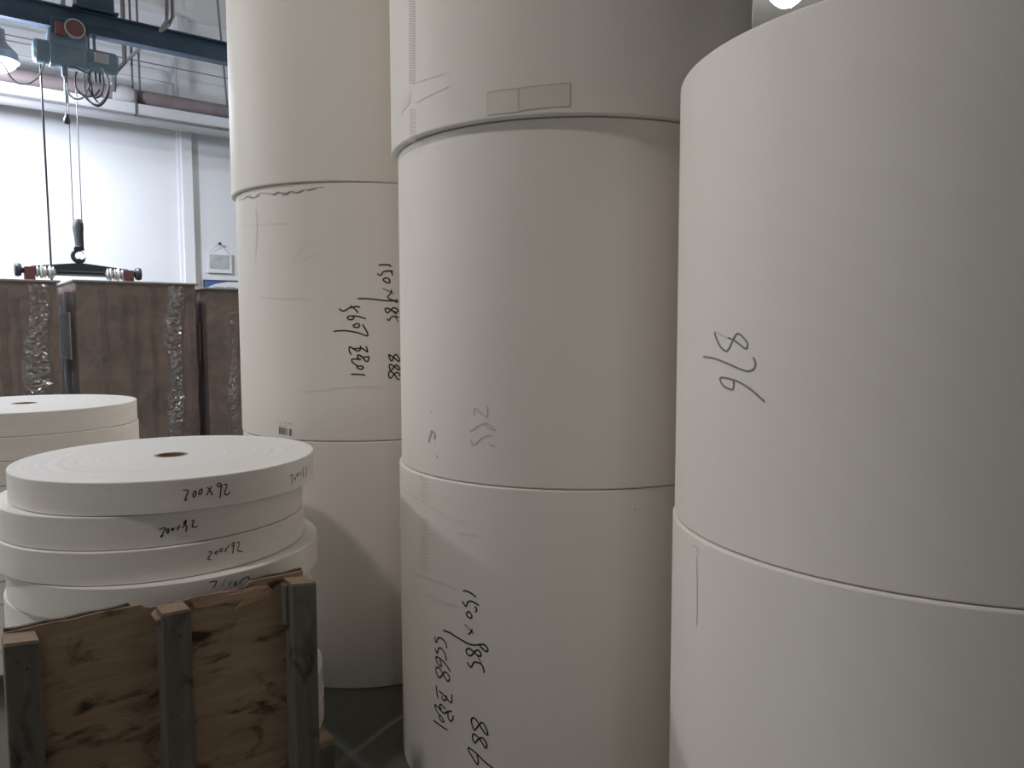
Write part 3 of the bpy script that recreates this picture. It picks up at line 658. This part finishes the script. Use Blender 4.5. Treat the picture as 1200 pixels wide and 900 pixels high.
load(u3l, u3l + 0.85, VF, VF + 0.95, z3, 'brown film-wrapped load partly hidden by the left paper stack', [(uz(272, 400)[0], 0.05, 0.2, z3 - 0.15, 1)], (lz0, lz1, VF + 0.06, VF + 0.3), 14.2)

# ------------------------------------------------------------------ monorail beam, hoist, hook, spreader
VB = 8.0
zb0 = on_v(0, 23, VB)[2]; zb1 = on_v(269.5, 74, VB)[2]; zb = (zb0 + zb1) / 2
zt_ = on_v(269.5, 52.5, VB)[2]; BH = max(0.18, zt_ - zb)
c = W(0, VB, zb)
t = thing('crane_beam', c, 'dark blue steel crane beam running along the upper left under the ceiling', 'beam', rotz=AX)
m = MB(); m.boxuv(-4.5, 8.0, VB - 0.006, VB + 0.006, zb + 0.012, zb + BH - 0.012); m.build('web', M['steel_blue'], t)
m = MB(); m.boxuv(-4.5, 8.0, VB - 0.06, VB + 0.06, zb, zb + 0.012); m.build('lower_flange', M['steel_blue'], t)
m = MB(); m.boxuv(-4.5, 8.0, VB - 0.06, VB + 0.06, zb + BH - 0.012, zb + BH); m.build('upper_flange', M['steel_blue'], t)
ua_, _, _ = on_v(89, 12, VB - 0.06); ub_, _, _ = on_v(133, 12, VB - 0.06)
m = MB(); m.boxuv(ua_, ub_, VB - 0.10, VB + 0.10, zb + BH, ZC); m.build('hanger_box', M['steel_blue'], t, bevel=0.006)
m = MB(); m.boxuv(ua_ - 0.03, ub_ + 0.03, VB - 0.13, VB + 0.13, zb + BH, zb + BH + 0.014); m.build('mounting_plate', M['steel_blue'], t)
m = MB(); m.boxuv(3.2, 3.5, VB - 0.10, VB + 0.10, zb + BH, ZC); m.build('hanger_box', M['steel_blue'], t)

hu0 = on_v(38, 55, VB)[0]; hu1 = on_v(137, 72, VB)[0]
hz = (on_v(66, 66, VB)[2] + on_v(120, 72, VB)[2]) / 2
hc = W((hu0 + hu1) / 2, VB, hz)
t = thing('electric_hoist', hc, 'blue electric hoist with looped cables hanging from the crane beam', 'hoist', rotz=AX)
AU = W(1, 0, 0)
m = MB(); r0 = 0.105; L = hu1 - hu0
m.lathe(W(hu0, VB, hz), AU, [(0, 0.001), (0, r0 * 0.8), (0.02, r0 * 0.98), (0.12, r0), (0.125, r0 * 1.12), (0.16, r0 * 1.12), (0.165, r0), (L * 0.55, r0)], 40)
m.build('drum_housing', M['hoist_blue'], t)
m = MB(); m.lathe(W(hu0, VB, hz), AU, [(L * 0.55, r0 * 0.9), (L * 0.55, r0 * 1.08), (L * 0.6, r0 * 1.08), (L * 0.61, r0 * 0.98), (L * 0.97, r0 * 0.96), (L, r0 * 0.8), (L, 0.001)], 40)
m.build('motor', M['hoist_blue'], t)
gb0 = on_v(55, 40, VB)[0]; gb1 = on_v(101, 50, VB)[0]
m = MB(); m.boxuv(gb0, gb1, VB - 0.085, VB + 0.085, hz + r0 * 0.6, zb - 0.02); m.build('gearbox', M['hoist_blue'], t, bevel=0.015)
for sv in (-1, 1):
    m = MB(); m.boxuv(gb0 + 0.02, gb1 - 0.03, VB + sv * 0.095 - 0.006, VB + sv * 0.095 + 0.006, zb - 0.06, zb + 0.085); pla = m.build('trolley_plate', M['steel_blue'], t, bevel=0.003)
    for f in (0.28, 0.78):
        cu = gb0 + (gb1 - gb0) * f
        m = MB(); m.lathe(W(cu, VB + sv * 0.088, zb + 0.048), W(0, -sv, 0), [(0, 0.001), (0, 0.034), (0.02, 0.034), (0.024, 0.04), (0.03, 0.04), (0.03, 0.001)], 24); m.build('trolley_wheel', M['dark_steel'], pla)
cw = on_v(87.5, 34, VB - 0.13)
m = MB(); m.lathe(W(cw[0], VB - 0.101, cw[2]), W(0, -1, 0), [(0, 0.070), (0.04, 0.070), (0.045, 0.062), (0.045, 0.001)], 32); wm = m.build('trolley_motor', M['red_brown'], t); wm['label'] = 'round red-brown trolley motor'
m = MB(); m.lathe(W(cw[0], VB - 0.101, cw[2]), W(0, -1, 0), [(0, 0.084), (0.05, 0.084), (0.05, 0.070), (0.044, 0.070)], 32); m.build('motor_flange', M['galv'], wm)
q = on_v(72, 33, VB - 0.12)
m = MB(); m.boxuv(q[0] - 0.05, q[0] + 0.03, VB - 0.14, VB - 0.101, q[2] - 0.06, q[2] + 0.05); m.build('control_box', M['red_brown'], t, bevel=0.006)
a = on_v(111, 72, VB - r0 - .02); b2 = on_v(127, 64, VB - r0 - .02)
m = MB(); m.boxuv(a[0], b2[0], VB - r0 - 0.028, VB - r0 + 0.02, a[2], b2[2]); m.build('terminal_box', M['galv'], t, bevel=0.004)
for x0, x1 in ((102, 105), (109, 112)):
    a = on_v(x0, 55, VB); b2 = on_v(x1, 60, VB)
    m = MB(); m.boxuv(a[0], b2[0], VB - 0.02, VB + 0.02, hz + r0 * 0.9, zb); m.build('suspension_strap', M['hoist_blue'], t)
def P(x, y, v): q = on_v(x, y, v); return W(*q)
def pathpx(pts, v): return [P(x, y, v) for x, y in smooth(pts, 6)]
for pts, mm in (
    ([(104, 82), (101, 95), (99.5, 110), (104, 118), (113, 123), (121, 117), (126.5, 104), (126, 92), (121, 82)], 'cable_grey'),
    ([(122, 81), (127, 95), (127, 110), (121, 121), (114, 124.5), (105, 119), (99, 113)], 'cable'),
    ([(78, 97), (80, 108), (86, 115), (94, 116), (100, 111), (105, 98), (106, 84)], 'cable_grey'),
    ([(90, 84), (88, 92), (89, 102), (95, 110), (102, 113), (111, 112), (117, 105)], 'cable'),
    ([(104, 84), (107, 100), (109, 112), (115, 120)], 'cable'),
    ([(100, 84), (98, 98), (101, 112), (108, 121), (117, 122), (124, 113), (127.5, 100), (125, 86), (119, 80)], 'cable_grey'),
    ([(107, 82), (104, 94), (105, 106), (110, 114), (117, 113), (121, 104), (121, 92), (118, 82)], 'cable'),
    ([(80, 78), (88, 79), (94, 82), (101, 85), (106, 86)], 'cable')):
    m = MB(); m.tube(pathpx(pts, VB - 0.10), 0.0075, 7); m.build('cable_loop', M[mm], t)
for x in (111.5, 116.5):
    m = MB(); a = on_v(x - 1.6, 82, VB); b2 = on_v(x + 1.4, 98, VB); m.boxuv(a[0], b2[0], VB - 0.03, VB + 0.0, b2[2], hz - r0 * 0.9); m.build('guide_bar', M['dark_steel'], t)
m = MB(); m.tube(pathpx([(53, 72), (49, 82), (43, 92), (32, 98), (20, 97), (11, 88), (4, 76), (-10, 62)], VB - 0.04), 0.008, 8); m.build('supply_cable', M['cable_grey'], t)
# limit switch rod with weight
m = MB(); a = on_v(75.5, 78, VB); zz = on_v(75.5, 120, VB)[2]
m.boxuv(a[0] - 0.022, a[0] + 0.022, VB - 0.022, VB + 0.022, on_v(75.5, 90, VB)[2], hz - r0 * 0.9); m.tube([W(a[0], VB, a[2]), W(a[0], VB, zz)], 0.011, 8); m.build('limit_switch', M['hoist_blue'], t)
m = MB(); wz = on_v(75.5, 139, VB)[2]; m.lathe(W(a[0], VB, wz), (0, 0, 1), [(-0.045, 0.001), (-0.045, 0.022), (-0.03, 0.028), (0.0, 0.027), (0.02, 0.014), (0.05, 0.008), (0.05, 0.001)], 20)
m.tube([W(a[0], VB, zz), W(a[0], VB, wz + 0.04)], 0.004, 6); m.build('limit_weight', M['dark_steel'], t)
# pendant cable
pcb = on_v(47, 70, VB + 0.09); pz = 1.35; pv_ = VB + 0.09; pc2 = on_v(60.5, 322, pv_)
m = MB(); m.tube([W(pcb[0], VB + 0.05, pcb[2] + 0.03), W(pcb[0], pv_, pcb[2] - 0.03), W(pc2[0], pv_, pc2[2]), W(pc2[0], pv_, pz)], 0.009, 8); m.build('pendant_cable', M['cable'], t)
m = MB(); m.boxuv(pc2[0] - 0.03, pc2[0] + 0.03, pv_ - 0.025, pv_ + 0.025, pz - 0.2, pz); pb = m.build('pendant_control', M['red_brown'], t, bevel=0.006)

# hook block on two ropes
hk = on_v(91.5, 270, VB); hku = hk[0]
ztopb = on_v(91, 256, VB)[2]; zbot = on_v(91, 288, VB)[2]
t = thing('hook_block', W(hku, VB, zbot), 'grey bell-shaped hook block with steel hook, above the spreader bar', 'crane hook', rotz=AX)
for du in (-0.034, 0.034):
    m = MB(); m.tube([W(hku + du, VB, ztopb - 0.03), W(hku + du, VB, hz - r0 * 1.13)], 0.0045, 6); m.build('wire_rope', M['rope'], t)
m = MB(); H = ztopb - zbot
prof = [(0, 0.001), (0, 0.030), (0.3 * H, 0.036), (0.62 * H, 0.047), (0.85 * H, 0.044), (0.97 * H, 0.026), (H, 0.001)]
m.lathe(W(hku, VB, zbot), (0, 0, 1), prof, 24); o = m.build('pulley_cover', M['grey_steel'], t)
m = MB(); m.boxuv(hku + 0.012, hku + 0.036, VB - 0.045, VB + 0.045, zbot - 0.02, zbot + H * 0.82); m.build('side_cheek', M['dark_steel'], t, bevel=0.004)
m = MB(); zc_ = zbot - 0.03; m.boxuv(hku - 0.034, hku + 0.034, VB - 0.02, VB + 0.02, zc_ - 0.012, zc_ + 0.024); m.tube([W(hku - 0.042, VB, zc_), W(hku + 0.042, VB, zc_)], 0.013, 10); m.build('crosshead', M['dark_steel'], t)
hzc = on_v(90, 300, VB)[2]; pth = [W(hku, VB, zc_), W(hku, VB, hzc + 0.062)]; rad = [0.012, 0.012]
for k in range(15):
    an = math.radians(78 + k * 19.5); rr_ = 0.052
    pth.append(W(hku + rr_ * math.cos(an), VB, hzc + rr_ * math.sin(an))); rad.append(0.012 + 0.008 * math.sin(PI * k / 14) - (0.008 if k > 12 else 0))
m = MB(); m.tube(pth, rad, 10); m.build('hook', M['dark_steel'], t)
m = MB(); m.tube([W(hku + 0.012, VB, hzc + 0.055), W(hku + 0.045, VB, hzc + 0.018)], 0.004, 6); m.build('safety_latch', M['galv'], t)

# spreader bar
s0 = on_v(17, 316, VB); s1 = on_v(165, 322, VB)
zA = on_v(92, 308.5, VB)[2]; zB0 = on_v(92, 322.5, VB)[2]
uA = on_v(36, 315, VB)[0]; uB = on_v(150, 321, VB)[0]
zSL, zSR = on_v(36, 311.5, VB)[2], on_v(150, 316, VB)[2]
zbar = (on_v(36, 322, VB)[2] + on_v(150, 325, VB)[2]) / 2
zs = (zSL + zSR) / 2
t = thing('spreader_bar', W(hku, VB, zbar), 'dark tapered lifting bar slung from the crane hook above the brown loads', 'lifting bar', rotz=AX)
m = MB(); m.prism([W(uA, VB - 0.025, zbar), W(uB, VB - 0.025, zbar), W(uB, VB - 0.025, zs), W(hku + 0.03, VB - 0.025, zA), W(hku - 0.03, VB - 0.025, zA), W(uA, VB - 0.025, zs)], W(0, 0.05, 0)); m.build('tapered_plate', M['dark_steel'], t, bevel=0.003)
m = MB(); m.boxuv(uA, uB, VB - 0.045, VB + 0.045, zbar, zbar + 0.014); m.boxuv(uA, uB, VB - 0.035, VB - 0.025, zbar + 0.035, zbar + 0.045); m.build('bottom_flange', M['grey_steel'], t)
m = MB(); ring = [W(hku + 0.018 * math.cos(k * PI / 8), VB, zA + 0.004 + 0.034 * math.sin(k * PI / 8)) for k in range(16)]
m.tube(ring, 0.007, 8, closed=True); m.build('lifting_eye', M['dark_steel'], t)
for su, ue, sg in ((s0[0], uA, 1), (s1[0], uB, -1)):
    zc_ = (zbar + zs) / 2
    m = MB(); m.lathe(W(su, VB, zc_), W(sg, 0, 0), [(0, 0.001), (0, 0.055), (0.025, 0.062), (0.05, 0.05), (0.05, 0.03), (abs(ue - su) + 0.02, 0.03), (abs(ue - su) + 0.02, 0.001)], 20); m.build('end_cap', M['dark_steel'], t)
    m = MB(); a_, b_ = sorted((su + sg * 0.07, su + sg * 0.15)); m.boxuv(a_, b_, VB - 0.05, VB + 0.05, zc_ - 0.16, zc_ + 0.03); m.build('clamp_pad', M['red_brown'], t, bevel=0.005)
    m = MB(); prof = []
    for k in range(13):
        prof.append((0.16 + k * 0.012, 0.052 + 0.012 * math.sin(k * 2.4) + 0.008 * math.sin(k * 5.1)))
    m.lathe(W(su, VB, zc_ - 0.01), W(sg, 0, 0), [(0.158, 0.02)] + prof + [(0.32, 0.02)], 18, False); m.build('plastic_wrap', M['plastic_wrap'], t)

# ------------------------------------------------------------------ pipe tray along the wall
VT = 9.45
zp0 = on_v(270, 131, VT)[2]; zp1 = on_v(270, 147, VT)[2]
t = thing('service_pipe', W(0, VT, zp0), 'brown pipe over a pale cable tray hung along the white wall', 'pipe', rotz=AX)
m = MB(); rp = 0.085
m.tube([W(-4.8, VT, zp0 - rp * 0.2), W(12, VT, zp0 - rp * 0.2)], rp, 20); m.build('brown_pipe', M['pipe_brown'], t)
m = MB(); m.boxuv(-4.8, 12, VT - 0.12, VT - 0.105, zp0 - 0.215, zp0 - 0.115); m.boxuv(-4.8, 12, VT - 0.12, VT + 0.10, zp0 - 0.225, zp0 - 0.21); m.build('cable_tray', M['white_panel'], t)
m = MB(); m.tube([W(-4.8, VT - 0.02, zp0 - 0.275), W(12, VT - 0.02, zp0 - 0.275)], 0.045, 14); m.build('lower_pipe', M['pipe_grey'], t)
q = on_v(142, 112, VT); q2 = on_v(156, 112, VT)
m = MB(); m.lathe(W(q[0] - 0.10, VT, zp0 - rp * 0.2), AU, [(0, 0.086), (0.0, 0.115), (0.17, 0.118), (q2[0] - q[0] + 0.10, 0.088)], 24); o = m.build('pipe_sleeve', M['white_panel'], t); o['label'] = 'white sleeve around the brown pipe'
m = MB(); qb = on_v(155, 120, VT); m.boxuv(qb[0], qb[0] + 0.02, VT - 0.13, VT + 0.10, zp0 - 0.235, zp0 + 0.02); m.build('tray_bracket', M['rod'], t)
for x0, y0, x1, y1 in ((155, 40, 155.5, 105), (164, 40, 164, 108), (259, 76, 266.5, 124)):
    m = MB(); a = on_v(x0, y0, VT - 0.02); b2 = on_v(x1, y1, VT - 0.02); zc2 = ZC if x0 < 200 else a[2] + (a[2] - b2[2]) * 0.6
    uu = a[0] + (a[0] - b2[0]) * 0.6 if x0 > 200 else b2[0]
    m.tube([W(b2[0], VT - 0.02, zp0 + 0.03), W(uu, VT - 0.02, zc2 if x0 < 200 else ZC)], 0.012, 8); m.build('hanger_rod', M['rod'], t)
# angled strut carrying the sleeve
m = MB(); pts = [P(143.5, 20, VT - 0.1), P(146, 73, VT - 0.1), P(134, 86, VT - 0.1), P(133.5, 108, VT - 0.1)]
pts[0] = Vector((pts[1].x, pts[1].y, ZC)); m.tube(pts, 0.024, 8); m.build('angled_strut', M['rod'], t)
m = MB(); m.tube([P(146, 73, VT - 0.1), P(165, 56, VT - 0.1)], 0.018, 8); m.build('angled_strut', M['galv'], t)

# conduit with elbow at the ceiling, strap by the beam, taut wire
t = thing('conduit', P(200, 20, 7.6), 'dark bent conduit pair dropping from the ceiling by the crane beam', 'conduit')
m = MB(); m.tube([P(195, -60, 7.6), P(195.5, 24, 7.6), P(188, 36, 7.8)], 0.017, 8); m.build('conduit_pipe', M['rod'], t)
m = MB(); m.tube([P(201, -60, 7.6), P(202.5, 20, 7.6), P(199, 27, 7.6), P(191, 35, 7.8)], 0.017, 8); m.build('conduit_pipe', M['rod'], t)
t = thing('hanging_strap', P(74, 5, 8.3), 'short grey steel strap above the crane beam, left of the blue hanger box', 'bracket')
m = MB(); q = on_v(74, 12, 8.3); m.boxuv(q[0] - 0.02, q[0] + 0.02, 8.29, 8.31, zb + 0.1, ZC); m.build('strap', M['galv'], t)
t = thing('taut_wire', P(140, 70, 9.7), 'thin grey wire stretched along the white wall above the pipe', 'wire')
m = MB(); a = on_v(20, 41, 9.7); b2 = on_v(270, 95, 9.7); zz = (a[2] + b2[2]) / 2
m.tube([W(-5.4, 9.7, zz + 0.02), W(b2[0], 9.7, zz), W(12, 9.7, zz - 0.02)], 0.006, 6); m.build('wire', M['rod'], t)

# ------------------------------------------------------------------ wall signs
VW = V1 - 0.03
a = on_v(244.5, 298, VW); b2 = on_v(270, 318.5, VW)
t = thing('wall_sign', W((a[0] + b2[0]) / 2, VW, b2[2]), 'small grey notice board hanging by string on the white wall', 'sign', rotz=AX)
m = MB(); m.boxuv(a[0] - 0.02, b2[0] + 0.02, VW, VW + 0.02, b2[2] - 0.02, a[2] + 0.02); m.build('board', M['white'], t)
m = MB(); m.boxuv(a[0] + 0.01, b2[0] - 0.01, VW - 0.003, VW - 0.0005, b2[2] + 0.03, a[2]); m.build('notice_sheet', M['sign_grey'], t)
n_ = on_v(257.5, 285.5, VW)
m = MB(); m.tube([W(a[0] + 0.01, VW + 0.01, a[2] + 0.02), W(n_[0], VW, n_[2]), W(b2[0] - 0.01, VW + 0.01, a[2] + 0.02)], 0.003, 5); m.build('string', M['cable_grey'], t)
m = MB(); m.lathe(W(n_[0], V1, n_[2]), W(0, -1, 0), [(0, 0.012), (0.04, 0.012), (0.045, 0.018), (0.045, 0.001)], 10); m.build('nail', M['dark_steel'], t)
a = on_v(238.5, 327.5, VW); b2 = on_v(285, 352, VW)
t = thing('wall_poster', W((a[0] + b2[0]) / 2, VW, b2[2]), 'blue and white framed poster showing just above the right brown load', 'poster', rotz=AX)
m = MB(); m.boxuv(a[0], b2[0], VW, VW + 0.02, b2[2] - 0.2, a[2]); m.build('frame', M['black'], t)
m = MB(); m.boxuv(a[0] + 0.02, b2[0] - 0.02, VW - 0.004, VW - 0.0005, b2[2] - 0.18, a[2] - 0.02); ps = m.build('poster_sheet', M['white'], t)
c0 = a[0] + 0.02; zt2 = a[2] - 0.02
m = MB(); m.prism([W(c0, VW - 0.006, zt2), W(c0 + 0.28, VW - 0.006, zt2), W(c0 + 0.12, VW - 0.006, zt2 - 0.03), W(c0, VW - 0.006, zt2 - 0.085)], W(0, 0.0015, 0)); m.build('blue_band', M['blue'], ps)
m = MB()
for k in range(12):
    if k == 6: continue
    uu = c0 + 0.10 + k * 0.023; m.boxuv(uu, uu + 0.014, VW - 0.0065, VW - 0.005, zt2 - 0.078, zt2 - 0.062)
m.build('poster_lettering', M['cable_grey'], ps)
